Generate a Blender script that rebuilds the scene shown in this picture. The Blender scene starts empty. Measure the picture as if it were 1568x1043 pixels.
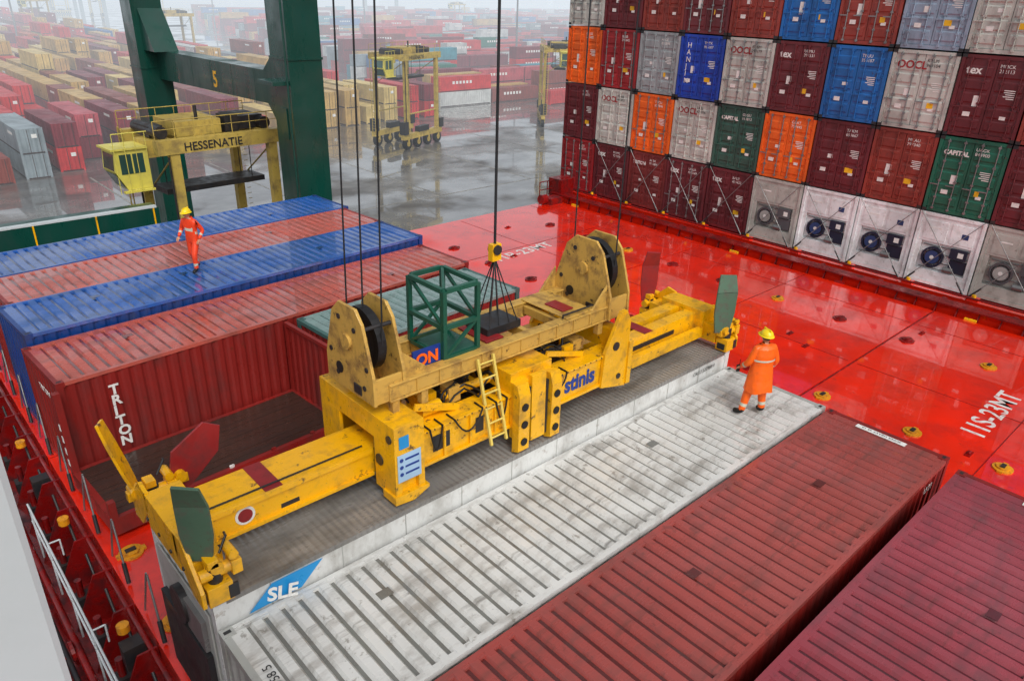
import bpy, bmesh, math, random
from mathutils import Vector, Matrix, Euler
random.seed(7)
SC=bpy.context.scene
COL=SC.collection
# ------------------------------------------------------------------ helpers
def lin(h):
    if isinstance(h,str):
        h=h.lstrip('#'); c=[int(h[i:i+2],16)/255 for i in (0,2,4)]
        return tuple(((v+.055)/1.055)**2.4 if v>.04045 else v/12.92 for v in c)+(1,)
    return tuple(h)+(1,)
def mat(name,col,rough=.5,metal=0,dirt=0.,dcol=(.05,.04,.035),dscale=1.2,dstretch=(1,1,1),var=.25,spots=0.,scol=(.08,.03,.012),bump=0.,bscale=8,rvar=.15,wave=None,spec=.5,dlo=.48,dhi=.66,wet=0.,wscale=.6,wlo=.42,whi=.6,wior=1.45,wrough=.04,sscale=5.5,streak=0.,stcol=(.05,.04,.03)):
    m=bpy.data.materials.new(name); m.use_nodes=True
    nt=m.node_tree; N=nt.nodes; L=nt.links
    b=N['Principled BSDF']
    g=N.new('ShaderNodeNewGeometry')
    mp=N.new('ShaderNodeMapping'); mp.inputs['Scale'].default_value=dstretch
    L.new(g.outputs['Position'],mp.inputs['Vector'])
    n1=N.new('ShaderNodeTexNoise'); n1.inputs['Scale'].default_value=dscale; n1.inputs['Detail'].default_value=7; n1.inputs['Roughness'].default_value=.65
    L.new(mp.outputs[0],n1.inputs['Vector'])
    n2=N.new('ShaderNodeTexNoise'); n2.inputs['Scale'].default_value=.45; n2.inputs['Detail'].default_value=4
    L.new(g.outputs['Position'],n2.inputs['Vector'])
    mr=N.new('ShaderNodeMapRange'); mr.inputs[1].default_value=.3; mr.inputs[2].default_value=.7; mr.inputs[3].default_value=1-var; mr.inputs[4].default_value=1+var
    L.new(n2.outputs[0],mr.inputs[0])
    hs=N.new('ShaderNodeHueSaturation'); hs.inputs['Color'].default_value=lin(col)
    L.new(mr.outputs[0],hs.inputs['Value'])
    cur=hs.outputs[0]
    def over(tex,lo,hi,amt,c):
        nonlocal cur
        r=N.new('ShaderNodeMapRange'); r.inputs[1].default_value=lo; r.inputs[2].default_value=hi; r.inputs[3].default_value=0; r.inputs[4].default_value=amt
        L.new(tex.outputs[0],r.inputs[0])
        mx=N.new('ShaderNodeMix'); mx.data_type='RGBA'
        L.new(r.outputs[0],mx.inputs[0]); L.new(cur,mx.inputs[6]); mx.inputs[7].default_value=lin(c)
        cur=mx.outputs[2]
    if dirt>0: over(n1,dlo,dhi,dirt,dcol)
    if streak>0:
        m2=N.new('ShaderNodeMapping'); m2.inputs['Scale'].default_value=(.35,3.2,1); m2.inputs['Location'].default_value=(7,3,1)
        L.new(g.outputs['Position'],m2.inputs['Vector'])
        n5=N.new('ShaderNodeTexNoise'); n5.inputs['Scale'].default_value=1.3; n5.inputs['Detail'].default_value=8; n5.inputs['Roughness'].default_value=.7
        L.new(m2.outputs[0],n5.inputs['Vector']); over(n5,.56,.7,streak,stcol)
    if spots>0:
        n3=N.new('ShaderNodeTexNoise'); n3.inputs['Scale'].default_value=sscale; n3.inputs['Detail'].default_value=9; n3.inputs['Roughness'].default_value=.7
        L.new(g.outputs['Position'],n3.inputs['Vector']); over(n3,.60,.66,spots,scol)
    L.new(cur,b.inputs['Base Color'])
    rr=N.new('ShaderNodeMapRange'); rr.inputs[1].default_value=.35; rr.inputs[2].default_value=.65; rr.inputs[3].default_value=max(.03,rough-rvar); rr.inputs[4].default_value=min(1,rough+rvar)
    L.new(n1.outputs[0],rr.inputs[0]); L.new(rr.outputs[0],b.inputs['Roughness'])
    b.inputs['Metallic'].default_value=metal
    b.inputs['Specular IOR Level'].default_value=spec
    if wet>0:
        n4=N.new('ShaderNodeTexNoise'); n4.inputs['Scale'].default_value=wscale; n4.inputs['Detail'].default_value=5; n4.inputs['Roughness'].default_value=.55
        L.new(g.outputs['Position'],n4.inputs['Vector'])
        r=N.new('ShaderNodeMapRange'); r.inputs[1].default_value=wlo; r.inputs[2].default_value=whi; r.inputs[3].default_value=0; r.inputs[4].default_value=wet
        L.new(n4.outputs[0],r.inputs[0]); L.new(r.outputs[0],b.inputs['Coat Weight'])
        b.inputs['Coat Roughness'].default_value=wrough; b.inputs['Coat IOR'].default_value=wior
    nrm=None
    if bump>0:
        nb=N.new('ShaderNodeTexNoise'); nb.inputs['Scale'].default_value=bscale; nb.inputs['Detail'].default_value=4
        L.new(g.outputs['Position'],nb.inputs['Vector'])
        bp=N.new('ShaderNodeBump'); bp.inputs['Strength'].default_value=bump; bp.inputs['Distance'].default_value=.02
        L.new(nb.outputs[0],bp.inputs['Height']); nrm=bp.outputs[0]
    if wave:
        vec,sc,st,dist=wave
        dp=N.new('ShaderNodeVectorMath'); dp.operation='DOT_PRODUCT'; dp.inputs[1].default_value=vec
        L.new(g.outputs['Position'],dp.inputs[0])
        mu=N.new('ShaderNodeMath'); mu.operation='MULTIPLY'; mu.inputs[1].default_value=sc*2*math.pi; L.new(dp.outputs['Value'],mu.inputs[0])
        sn=N.new('ShaderNodeMath'); sn.operation='SINE'; L.new(mu.outputs[0],sn.inputs[0])
        b2=N.new('ShaderNodeBump'); b2.inputs['Strength'].default_value=st; b2.inputs['Distance'].default_value=dist
        L.new(sn.outputs[0],b2.inputs['Height'])
        if nrm: L.new(nrm,b2.inputs['Normal'])
        nrm=b2.outputs[0]
    if nrm: L.new(nrm,b.inputs['Normal'])
    return m
class MB:
    def __init__(s): s.v=[];s.f=[];s.m=[];s.s=[]
    def add(s,vs,fs,mi=0,smooth=False,M=None):
        o=len(s.v)
        for v in vs:
            v=Vector(v)
            if M is not None: v=M@v
            s.v.append(tuple(v))
        for f in fs: s.f.append(tuple(i+o for i in f)); s.m.append(mi); s.s.append(smooth)
    def box(s,x0,x1,y0,y1,z0,z1,mi=0,M=None):
        if x0>x1:x0,x1=x1,x0
        if y0>y1:y0,y1=y1,y0
        if z0>z1:z0,z1=z1,z0
        s.add([(x0,y0,z0),(x1,y0,z0),(x1,y1,z0),(x0,y1,z0),(x0,y0,z1),(x1,y0,z1),(x1,y1,z1),(x0,y1,z1)],
              [(0,3,2,1),(4,5,6,7),(0,1,5,4),(1,2,6,5),(2,3,7,6),(3,0,4,7)],mi,False,M)
    def cyl(s,p0,p1,r,mi=0,seg=10,r1=None,cap=True,smooth=True):
        p0=Vector(p0);p1=Vector(p1);d=(p1-p0)
        if d.length<1e-6:return
        q=d.to_track_quat('Z','Y').to_matrix(); r1=r if r1 is None else r1
        vs=[];
        for k,(p,rr) in enumerate(((p0,r),(p1,r1))):
            for i in range(seg):
                a=2*math.pi*i/seg; vs.append(p+q@Vector((math.cos(a)*rr,math.sin(a)*rr,0)))
        fs=[(i,(i+1)%seg,seg+(i+1)%seg,seg+i) for i in range(seg)]
        s.add(vs,fs,mi,smooth)
        if cap:
            s.add(vs[:seg],[tuple(reversed(range(seg)))],mi); s.add(vs[seg:],[tuple(range(seg))],mi)
    def ring(s,c,ro,ri,w,mi,seg=28):
        vs=[]
        for (r,dx) in ((ri,-w),(ro,-w),(ro,w),(ri,w)):
            for i in range(seg):
                a=2*math.pi*i/seg; vs.append((c[0]+dx,c[1]+math.cos(a)*r,c[2]+math.sin(a)*r))
        for j in range(4):
            k=(j+1)%4
            s.add([vs[j*seg+i] for i in range(seg)]+[vs[k*seg+i] for i in range(seg)],[(i,(i+1)%seg,seg+(i+1)%seg,seg+i) for i in range(seg)],mi)
    def tube(s,pts,r,mi=0,seg=8):
        for a,b in zip(pts[:-1],pts[1:]): s.cyl(a,b,r,mi,seg)
    def prism(s,pts,axis,a0,a1,mi=0):
        def mk(p,a):
            if axis=='x': return (a,p[0],p[1])
            if axis=='y': return (p[0],a,p[1])
            return (p[0],p[1],a)
        n=len(pts); vs=[mk(p,a0) for p in pts]+[mk(p,a1) for p in pts]
        s.add(vs,[tuple(range(n)),tuple(reversed(range(n,2*n)))]+[(i,n+i,n+(i+1)%n,(i+1)%n) for i in range(n)],mi)
    def beam(s,p0,p1,w,h,mi=0):
        p0=Vector(p0);p1=Vector(p1);d=p1-p0;L=d.length
        M=Matrix.Translation(p0)@d.to_track_quat('X','Z').to_matrix().to_4x4()
        s.box(0,L,-w/2,w/2,-h/2,h/2,mi,M)
    def obj(s,name,mats,parent=None,loc=(0,0,0),rz=0,bevel=0,fix=True):
        me=bpy.data.meshes.new(name); me.from_pydata(s.v,[],s.f)
        for m in mats: me.materials.append(m)
        for p,mi,sm in zip(me.polygons,s.m,s.s): p.material_index=mi; p.use_smooth=sm
        if fix:
            b=bmesh.new();b.from_mesh(me);bmesh.ops.recalc_face_normals(b,faces=b.faces);b.to_mesh(me);b.free()
        o=bpy.data.objects.new(name,me);COL.objects.link(o);o.location=loc;o.rotation_euler=(0,0,rz)
        if parent: o.parent=parent
        if bevel:
            md=o.modifiers.new('bev','BEVEL');md.width=bevel;md.segments=2;md.limit_method='ANGLE';md.angle_limit=math.radians(50)
        return o
def empty(name,loc=(0,0,0),rz=0):
    o=bpy.data.objects.new(name,None);COL.objects.link(o);o.location=loc;o.rotation_euler=(0,0,rz);o.empty_display_size=.1;return o
def text(body,name,size,M,m,parent=None,ext=.003,sx=1,bold=0):
    c=bpy.data.curves.new(name,'FONT');c.body=body;c.size=size;c.extrude=ext;c.offset=bold;c.resolution_u=3
    c.materials.append(m)
    o=bpy.data.objects.new(name,c);COL.objects.link(o)
    o.matrix_world=M@Matrix.Diagonal((sx,1,1,1))
    if parent: o.parent=parent
    return o
def F(loc,xd,yd):
    xd=Vector(xd).normalized();yd=Vector(yd).normalized();zd=xd.cross(yd)
    m=Matrix((xd,yd,zd)).transposed().to_4x4(); return Matrix.Translation(loc)@m
# ------------------------------------------------------------------ camera
cp=(-14.55091,-5.50818,10.52387)
Rm=Matrix.Rotation(-0.75312,4,'Z')@Matrix.Rotation(1.13079,4,'X')@Matrix.Rotation(0.03111,4,'Z')
cd=bpy.data.cameras.new('camera');cam=bpy.data.objects.new('camera',cd);COL.objects.link(cam)
cam.matrix_world=Matrix.Translation(cp)@Rm
cd.sensor_width=36;cd.lens=1135.26/1568*36;cd.clip_start=.05;cd.clip_end=5000
SC.camera=cam
def ray(px,py):
    return (Rm.to_3x3()@Vector(((px-784)/1135.26,-(py-521.5)/1135.26,-1)))
def onp(px,py,ax,val):
    d=ray(px,py);t=(val-cp[ax])/d[ax];return Vector(cp)+d*t
# ------------------------------------------------------------------ world
SC.view_settings.view_transform='Standard';SC.view_settings.look='None';SC.view_settings.exposure=0;SC.view_settings.gamma=1
w=bpy.data.worlds.new('World');SC.world=w;w.use_nodes=True
nt=w.node_tree;bg=nt.nodes['Background']
sky=nt.nodes.new('ShaderNodeTexSky');sky.sky_type='NISHITA';sky.sun_disc=False
sky.sun_elevation=math.radians(48);sky.sun_rotation=math.radians(200);sky.air_density=1;sky.dust_density=6;sky.ozone_density=1
hs=nt.nodes.new('ShaderNodeHueSaturation');hs.inputs['Saturation'].default_value=.3;hs.inputs['Value'].default_value=1.0
nt.links.new(sky.outputs[0],hs.inputs['Color']);nt.links.new(hs.outputs[0],bg.inputs[0]);bg.inputs[1].default_value=.135
sd=bpy.data.lights.new('sun','SUN');sd.energy=.7;sd.angle=math.radians(20);sd.color=(1,.98,.95)
so=bpy.data.objects.new('sun',sd);COL.objects.link(so)
az=math.radians(200)
dirv=Vector((math.sin(az)*math.cos(math.radians(48)),math.cos(az)*math.cos(math.radians(48)),math.sin(math.radians(48))))
so.rotation_euler=dirv.to_track_quat('Z','Y').to_euler()
# ------------------------------------------------------------------ materials
M_deck=mat('deck_red','#ee280d',.17,dirt=.6,dcol=(.42,.014,.008),dscale=.7,var=.14,bump=.04,bscale=1.5,rvar=.1,spots=.35,scol=(.22,.03,.015),wet=1,wscale=.35,wlo=.26,whi=.44,wior=1.72,wrough=.025,sscale=2.5)
M_deckd=mat('deck_red_dark','#84100f',.35,dirt=.9,dcol=(.05,.008,.008),dscale=2.5,var=.3,rvar=.2)
M_seam=mat('deck_seam','#8e0f0b',.3,dirt=.7,dcol=(.1,.01,.01))
M_white=mat('marking_white','#e6e6e2',.5,var=.05,dirt=.4,dcol=(.4,.38,.36),dscale=8)
M_dwhite=mat('deck_lettering_white','#dcdad6',.4,var=.05,dirt=.6,dcol=(.55,.12,.1),dscale=5)
M_dark=mat('dark_steel','#26272a',.45,dirt=.5,dcol=(.05,.03,.02),dscale=3)
M_black=mat('black_rubber','#121214',.5)
M_rod=mat('galvanised','#8d8d8d',.4,metal=.6,dirt=.3)
M_asph=mat('wet_asphalt','#72706d',.3,dirt=.85,dcol=(.07,.063,.057),dscale=.10,dstretch=(1,1.6,1),var=.25,bump=.05,bscale=2,rvar=.15,dlo=.42,dhi=.6,wet=1,wscale=.09,wlo=.44,whi=.52,wior=1.95,wrough=.03)
def roofset(n,col,dcol,dirt,trough_shade,scol,wet,spots=.4,wior=1.5,dst=(.7,2.0,1),streak=.5,stcol=(.05,.04,.03)):
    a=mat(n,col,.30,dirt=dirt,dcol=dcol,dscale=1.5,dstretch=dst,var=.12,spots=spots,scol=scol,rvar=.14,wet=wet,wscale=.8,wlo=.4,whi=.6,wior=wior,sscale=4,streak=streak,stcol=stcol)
    t=mat(n+'_trough_shade',trough_shade,.22,dirt=.8,dcol=tuple(v*.5 for v in dcol),dscale=2.5,var=.2,spots=spots,scol=scol,rvar=.14,wet=wet,wscale=1.2,wlo=.38,whi=.55,wior=wior,sscale=4)  # shade between the ridges painted in as a darker roof colour, plus grime
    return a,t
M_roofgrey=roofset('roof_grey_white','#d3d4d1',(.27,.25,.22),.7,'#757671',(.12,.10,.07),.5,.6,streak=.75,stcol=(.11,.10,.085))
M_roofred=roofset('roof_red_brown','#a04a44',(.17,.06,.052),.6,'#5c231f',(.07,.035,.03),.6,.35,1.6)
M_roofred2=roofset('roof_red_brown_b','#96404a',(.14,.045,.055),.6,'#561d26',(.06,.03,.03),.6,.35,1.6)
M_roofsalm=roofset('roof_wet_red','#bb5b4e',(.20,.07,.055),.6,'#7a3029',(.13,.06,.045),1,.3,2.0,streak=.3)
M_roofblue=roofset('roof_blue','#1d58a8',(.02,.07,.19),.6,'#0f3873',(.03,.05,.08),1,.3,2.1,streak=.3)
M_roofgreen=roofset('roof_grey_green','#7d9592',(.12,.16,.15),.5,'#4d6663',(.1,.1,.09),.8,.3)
M_blue=mat('container_blue','#123a7a',.4,dirt=.4,dscale=2)
M_red=mat('container_dark_red','#862420',.4,dirt=.6,dcol=(.09,.02,.018),dscale=1.4,dstretch=(1,1,.4),var=.15,spots=.4)
M_reefroof=mat('reefer_roof','#868480',.3,dirt=.85,dcol=(.09,.085,.075),dscale=.9,dstretch=(.6,2,1),var=.2,rvar=.15,wave=((1,0,0),9,.7,.012),wet=.5,wscale=.7,spots=.4,scol=(.08,.07,.06),streak=.5)
M_reefwhite=mat('reefer_white','#d8dad8',.35,dirt=.6,dcol=(.32,.31,.28),dscale=2.2,dstretch=(1,1,.5),var=.07,spots=.45,scol=(.22,.15,.09))
M_wood=mat('wood_floor','#3a2b24',.35,dirt=.7,dcol=(.02,.016,.014),dscale=3,dstretch=(.6,4,1),var=.3,wet=.6)
M_yel=mat('machine_yellow','#f2b40a',.36,dirt=.75,dcol=(.38,.21,.03),dscale=2.6,var=.12,spots=.9,scol=(.07,.035,.02),bump=.1,bscale=10,dlo=.5,dhi=.68,wet=.5,streak=.45,stcol=(.16,.09,.03),sscale=4.5)
M_cream=mat('worn_cream','#c79f4c',.5,dirt=.85,dcol=(.17,.085,.035),dscale=2.6,var=.18,spots=.95,scol=(.05,.026,.016),bump=.2,bscale=10,streak=.6,stcol=(.09,.05,.03))
M_green=mat('crane_green','#0c4238',.35,dirt=.4,dcol=(.006,.035,.03),dscale=.8,dstretch=(1,1,.3),var=.15,wet=.5)
M_cage=mat('cage_green','#15503f',.4,dirt=.4,dcol=(.01,.04,.03))
M_flip=mat('worn_green','#4c6a56',.55,dirt=.8,dcol=(.11,.09,.07),dscale=5,spots=.8)
M_flipr=mat('flap_red','#8e2023',.5,dirt=.5,dcol=(.1,.02,.02),dscale=4)
M_sign=mat('sign_blue','#1f8fd0',.4,var=.05)
M_signd=mat('sign_dark_blue','#173a8c',.4,var=.05)
M_carr=mat('carrier_yellow','#bda452',.45,dirt=.7,dcol=(.16,.11,.05),dscale=1.2,var=.15,spots=.5)
M_cabin=mat('cabin_yellow','#d6cb5c',.4,dirt=.4,dcol=(.35,.29,.1),var=.08)
M_glass=mat('window_glass','#31504a',.08,var=.2,spec=.8)
M_cable=mat('wire_rope','#2c2e30',.5,metal=.3)
M_super=mat('superstructure_paint','#c3cbce',.5,dirt=.3,dcol=(.45,.5,.5),dscale=2,var=.05)
M_conc=mat('quay_concrete','#6d6b67',.6,dirt=.6,dcol=(.08,.075,.07),dscale=.5)
M_water=mat('harbour_water','#2c3c3c',.08,bump=.6,bscale=1.2,var=.1)
M_orange=mat('orange_oilskin','#ff6a10',.42,dirt=.3,dcol=(.6,.11,.01),dscale=9,var=.06,bump=.5,bscale=14)
M_orred=mat('orange_red_suit','#f4461a',.45,dirt=.3,dcol=(.45,.05,.015),dscale=9,var=.08,bump=.5,bscale=14)
M_skin=mat('skin','#c48a6c',.5,var=.05)
M_helmet=mat('helmet_yellow','#f2d21c',.3,var=.04)
M_refl=mat('reflective_tape','#c9ccb8',.4,var=.05)
M_hair=mat('hair','#3a2a1e',.6)
# ------------------------------------------------------------------ ground / quay / water
b=MB();b.box(-1500,2500,29,4000,-9.6,-9,0);b.obj('ground',[M_asph])
b=MB();b.box(-1500,2500,28.2,28.996,-13,-8.85,0)
for i in range(24): b.cyl((-60+i*8,27.8,-11.5),(-60+i*8,27.8,-9.2),.45,1,10)
b.obj('quay_wall',[M_conc,M_black])
b=MB();b.box(-1500,2500,-1500,28.2,-13.2,-12.5,0);b.obj('water',[M_water])
M_lane=mat('lane_paint','#8d8b84',.5,dirt=.8,dcol=(.08,.075,.07),dscale=.8)
b=MB()
for i in range(9):
    b.box(-20+i*13,-19.8+i*13,56,84,-8.996,-8.992,0)
b.box(-60,90,55.6,55.8,-8.996,-8.992,0); b.box(-60,90,44,44.14,-8.996,-8.97,1); b.box(-60,90,45.5,45.64,-8.996,-8.97,1)
b.obj('lane_markings',[M_lane,M_dark])
b=MB()
b.box(-60,45,-14,24.6,-12.9,-2.6,1)
b.box(-60,45,23.9,24.6,-2.6,-.75,1)
b.obj('ship_hull',[M_deckd,mat('hull_dark','#3b1414',.4,dirt=.4)])
b=MB()
XE=-12.5
b.box(XE,15.0,-13.5,2.61,-.7,0,0); b.box(XE,15.0,2.69,12.9,-.7,0,0); b.box(XE,15.0,12.98,23.0,-.7,0,0)
b.box(XE+.05,14.9,-13.4,22.9,-2.5,-.71,1)
b.box(XE+.05,14.95,2.61,2.69,-.5,-.03,1); b.box(XE+.05,14.95,12.9,12.98,-.5,-.03,1)
for y in (7.8,17.9,-2.2): b.box(1.2,14.9,y,y+.025,0.0,.008,2)
for x in (3.0,8.2,13.1): b.box(x,x+.02,-13,2.5,0,.008,2); b.box(x,x+.02,2.8,12.8,0,.008,2); b.box(x,x+.02,13.1,22.8,0,.008,2)
b.obj('ship_deck',[M_deck,M_deckd,M_seam])
b=MB()
b.box(15.0,16.95,-13.5,24,-.7,-.35,1)
b.box(15.55,15.75,-13.5,23.6,-.35,.22,0)
b.box(15.35,15.95,-13.5,23.6,.22,.27,1)
b.box(16.95,45,-13.5,25,-.7,.08,0)
for i in range(50):
    y=-13+i*.75
    b.prism([(15.2,-.35),(15.55,-.35),(15.55,.2)],'y',y,y+.03,1)
for i in range(16):
    y=24.6-i*2.5
    b.box(16.98,17.3,y-.3,y+.1,.08,.2,0)
    b.cyl((17.1,y-.1,.2),(17.1,y-.1,.32),.08,2,8)
    b.box(16.2,16.6,y-1.2,y-.6,-.35,.05,1); b.cyl((16.4,y-1.8,-.35),(16.4,y-1.8,.15),.1,1,10)
    b.box(15.0,15.12,y-.9,y-.5,-.2,.06,2 if i%4==1 else 1)
b.tube([(16.3,-13,-.15),(16.3,24,-.15)],.09,1); b.tube([(16.55,-13,-.2),(16.55,24,-.2)],.05,1)
b.tube([(15.15,-13,-.2),(15.15,23.5,-.2)],.06,0)
b.tube([(16.85,-13,.25),(16.85,24,.25)],.04,1)
b.box(14.0,14.9,22.2,22.9,0,.35,1); b.cyl((13.6,22.6,.3),(14.0,22.6,.3),.25,1,14); b.box(15.6,16.6,23,24,0,1.0,1)
for i in range(5): b.cyl((14.6+i*.6,23.7,-.3),(14.6+i*.6,23.7,.9),.03,1,6)
b.tube([(14.6,23.7,.9),(17,23.7,.9)],.03,1,6);b.tube([(14.6,23.7,.45),(17,23.7,.45)],.03,1,6)
b.obj('hatch_coaming',[M_deck,M_deckd,M_yel])
M_sock=mat('socket_yellow','#d8921a',.4,dirt=.6,dcol=(.2,.06,.02),dscale=8)
def socket(x,y,ye):
    b=MB()
    b.cyl((0,0,.0),(0,0,.04),.24,0,20); b.cyl((0,0,.04),(0,0,.08),.16,0,20)
    b.box(-.1,.1,-.05,.05,.08,.11,1)
    b.box(-.28,-.2,-.06,.06,0,.05,0); b.box(.2,.28,-.06,.06,0,.05,0)
    return b.obj('twistlock_socket',[M_sock if ye else M_deckd,M_dark if ye else M_deckd],loc=(x,y,0))
for i,y in enumerate([-7.5,-5.0,-2.58,-.37,2.2,4.6,7.1,9.6,12.1,14.6,17.1,19.6]):
    socket(5.25,y,y in(-2.58,-.37) or i%4==0); socket(11.35,y,i%3==0)
for x,y in ((.5,12.4),(.6,9.7),(.6,7.3),(-12.1,8.2),(-12.1,5.8)): socket(x,y,True)
b=MB()
for i in range(14):
    x=random.uniform(1.0,14.3);y=random.uniform(-6,22)
    b.box(x-.16,x+.16,y-.07,y+.07,0,.03,0); b.cyl((x-.08,y,.05),(x+.08,y,.05),.035,0,8)
b.obj('deck_lashing_eyes',[M_seam])
text('11S-23MT','deck_lettering',.86,F((6.35,-1.75,.004),(1,0,0),(0,1,0)),M_dwhite,ext=.002,bold=.012)
text('11P-23MT','deck_lettering',.86,F((5.6,17.0,.004),(1,0.05,0),(-.05,1,0)),M_dwhite,ext=.002,bold=.012)
# ------------------------------------------------------------------ containers
def corr(b,kind,a0,a1,c0,c1,lvl,depth,pitch,mi,sgn=1,mt=None):
    n=max(1,round((a1-a0)/pitch));p=(a1-a0)/n
    mt=mi if mt is None else mt
    if kind=='roof': q=(.22,.36,.86)
    else: q=(.22,.42,.78)
    pr=[];mm=[]
    for i in range(n):
        s=a0+i*p
        pr+=[(s,0),(s+p*q[0],0),(s+p*q[1],1),(s+p*q[2],1)]
        mm+=[mt,mi,mi,mi]
    pr.append((a1,0))
    vs=[]
    for a,h in pr:
        l=lvl-sgn*depth*(1-h)
        for c in (c0,c1):
            vs.append({'roof':(a,c,l),'ywall':(a,l,c),'xwall':(l,a,c)}[kind])
    for i in range(len(pr)-1):
        b.add(vs[2*i:2*i+4],[(0,2,3,1)],mm[i])
def container(name,loc,L,W,H,mw,mr,rz=0,mf=None,pitch=.28,flatroof=False,z0=0):
    b=MB(); P=.14
    for x in (0,L-P):
        for y in (0,W-P):
            b.box(x,x+P,y,y+P,z0+.12,H-.12,2)
            for zz in (z0,H-.12):
                xa,xb=(x-.004,x+.178) if x==0 else (L-.178,L+.004)
                ya,yb=(y-.004,y+.162) if y==0 else (W-.162,W+.004)
                b.box(xa,xb,ya,yb,zz,zz+.12+(.006 if zz>z0 else 0),2)
                if zz>z0: b.box((xa+xb)/2-.05,(xa+xb)/2+.05,(ya+yb)/2-.03,(ya+yb)/2+.03,zz+.126,zz+.128,3)
    for y in (0,W-.07):
        b.box(.178,L-.178,y,y+.07,H-.09,H-.004,1)
        b.box(.178,L-.178,y,y+.07,z0+.01,z0+.16,2)
    for x in (0,L-.1):
        b.box(x,x+.1,.162,W-.162,H-.11,H-.006,2); b.box(x,x+.1,.162,W-.162,z0+.01,z0+.16,2)
    if flatroof:
        b.box(.1,L-.1,.07,W-.07,H-.06,H-.012,1)
    else:
        b.box(.1,.32,.07,W-.07,H-.06,H-.016,1);b.box(L-.32,L-.1,.07,W-.07,H-.06,H-.016,1)
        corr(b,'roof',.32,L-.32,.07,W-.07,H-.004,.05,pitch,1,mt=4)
        b.box(.32,L-.32,.07,.12,H-.06,H-.012,1); b.box(.32,L-.32,W-.12,W-.07,H-.06,H-.012,1)
        rs=random.Random(int(L*100+loc[1]*37))
        for k in range(4):
            xx=rs.uniform(1,L-1.4);yy=rs.uniform(.4,W-.7); 
            if rs.random()<.5: b.box(xx,xx+.22,yy,yy+.16,H-.004,H+.002,4)
    if flatroof:
        b.box(.14,L-.14,.02,W-.02,z0+.16,H-.09,0)
        for i in range(int(L/1.15)):
            b.box(.8+i*1.15,.812+i*1.15,.012,.021,z0+.16,H-.09,4)
            b.box(.2+i*1.15,.95+i*1.15,.5,.512,H-.013,H-.008,1)
    else:
        corr(b,'ywall',.14,L-.14,z0+.16,H-.09,.012,.036,.28,0,sgn=-1)
        corr(b,'ywall',.14,L-.14,z0+.16,H-.09,W-.012,.036,.28,0,sgn=1)
    corr(b,'xwall',.14,W-.14,z0+.16,H-.11,.012,.036,.26,0,sgn=-1)
    corr(b,'xwall',.14,W-.14,z0+.16,H-.11,L-.012,.036,.26,0,sgn=1)
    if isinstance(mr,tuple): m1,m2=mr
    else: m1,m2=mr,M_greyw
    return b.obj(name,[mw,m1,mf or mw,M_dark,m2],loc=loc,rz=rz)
XL=-12.34
M_greyw=mat('container_grey','#a8aaa6',.45,dirt=.5,dcol=(.2,.18,.15),dscale=2)
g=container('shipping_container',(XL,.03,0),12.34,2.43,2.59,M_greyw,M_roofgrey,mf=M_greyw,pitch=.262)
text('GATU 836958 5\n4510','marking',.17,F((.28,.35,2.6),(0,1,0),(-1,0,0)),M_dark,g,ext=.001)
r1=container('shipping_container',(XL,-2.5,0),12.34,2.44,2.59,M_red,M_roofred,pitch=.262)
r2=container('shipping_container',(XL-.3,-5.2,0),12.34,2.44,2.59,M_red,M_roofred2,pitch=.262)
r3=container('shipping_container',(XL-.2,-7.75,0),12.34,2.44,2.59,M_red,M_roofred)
for o in (r1,r2):
    b=MB();b.box(12.05,12.19,.75,1.75,2.585,2.59,0) if o is r1 else b.box(12.05,12.2,.3,1.3,2.585,2.59,0)
    b.obj('label_plate',[M_white],parent=o)
    text('SUPER HEAVY 45 10','plate_text',.09,F((12.16,.85 if o is r1 else .4,2.592),(0,1,0),(-1,0,0)),M_dark,o,ext=.001)
text('U 51','marking',.2,F((11.2,-.006,2.25),(1,0,0),(0,0,1)),M_white,r1)
ZS=3.04
rf=container('refrigerated_container',(XL,2.5,0),12.34,2.44,ZS,M_reefwhite,M_reefroof,flatroof=True,mf=M_reefwhite)
b=MB()
b.box(-.03,-.005,.2,2.2,.3,2.7,0)
b.box(-.12,-.03,.3,2.1,.4,1.9,1); b.cyl((-.14,1.2,2.25),(-.03,1.2,2.25),.3,1,20); b.box(-.1,-.03,.35,1.0,1.95,2.5,2)
b.obj('cooling_unit',[M_greyw,M_dark,M_rod],parent=rf)
b=MB();b.add([(.45,-.008,2.60),(1.25,-.008,2.60),(1.62,-.008,2.93),(.82,-.008,2.93)],[(0,1,2,3)],0)
b.obj('logo_panel',[M_sign],parent=rf,fix=False)
text('SLE','logo_letters',.3,F((.72,-.012,2.66),(1,0,0),(.35,0,1)),M_white,rf,bold=.01)
text('CRLU 522988 8','marking',.13,F((10.9,-.012,2.78),(1,0,0),(0,0,1)),M_dark,rf,ext=.001)
RZ=math.radians(3.5)
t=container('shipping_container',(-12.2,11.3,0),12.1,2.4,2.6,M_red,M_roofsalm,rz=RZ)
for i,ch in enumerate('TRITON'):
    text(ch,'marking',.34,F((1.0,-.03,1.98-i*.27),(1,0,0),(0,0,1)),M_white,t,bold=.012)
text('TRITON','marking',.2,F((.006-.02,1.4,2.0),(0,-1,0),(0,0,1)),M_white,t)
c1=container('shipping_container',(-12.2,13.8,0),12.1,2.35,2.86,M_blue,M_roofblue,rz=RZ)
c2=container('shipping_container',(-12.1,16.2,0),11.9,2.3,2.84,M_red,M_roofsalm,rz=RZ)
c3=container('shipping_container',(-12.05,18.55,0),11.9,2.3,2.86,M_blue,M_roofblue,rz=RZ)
c4=container('shipping_container',(-6.4,8.95,0),6.0,2.36,2.6,M_red,M_roofgreen,rz=RZ,mf=mat('frame_green','#3f605c',.4))
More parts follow.
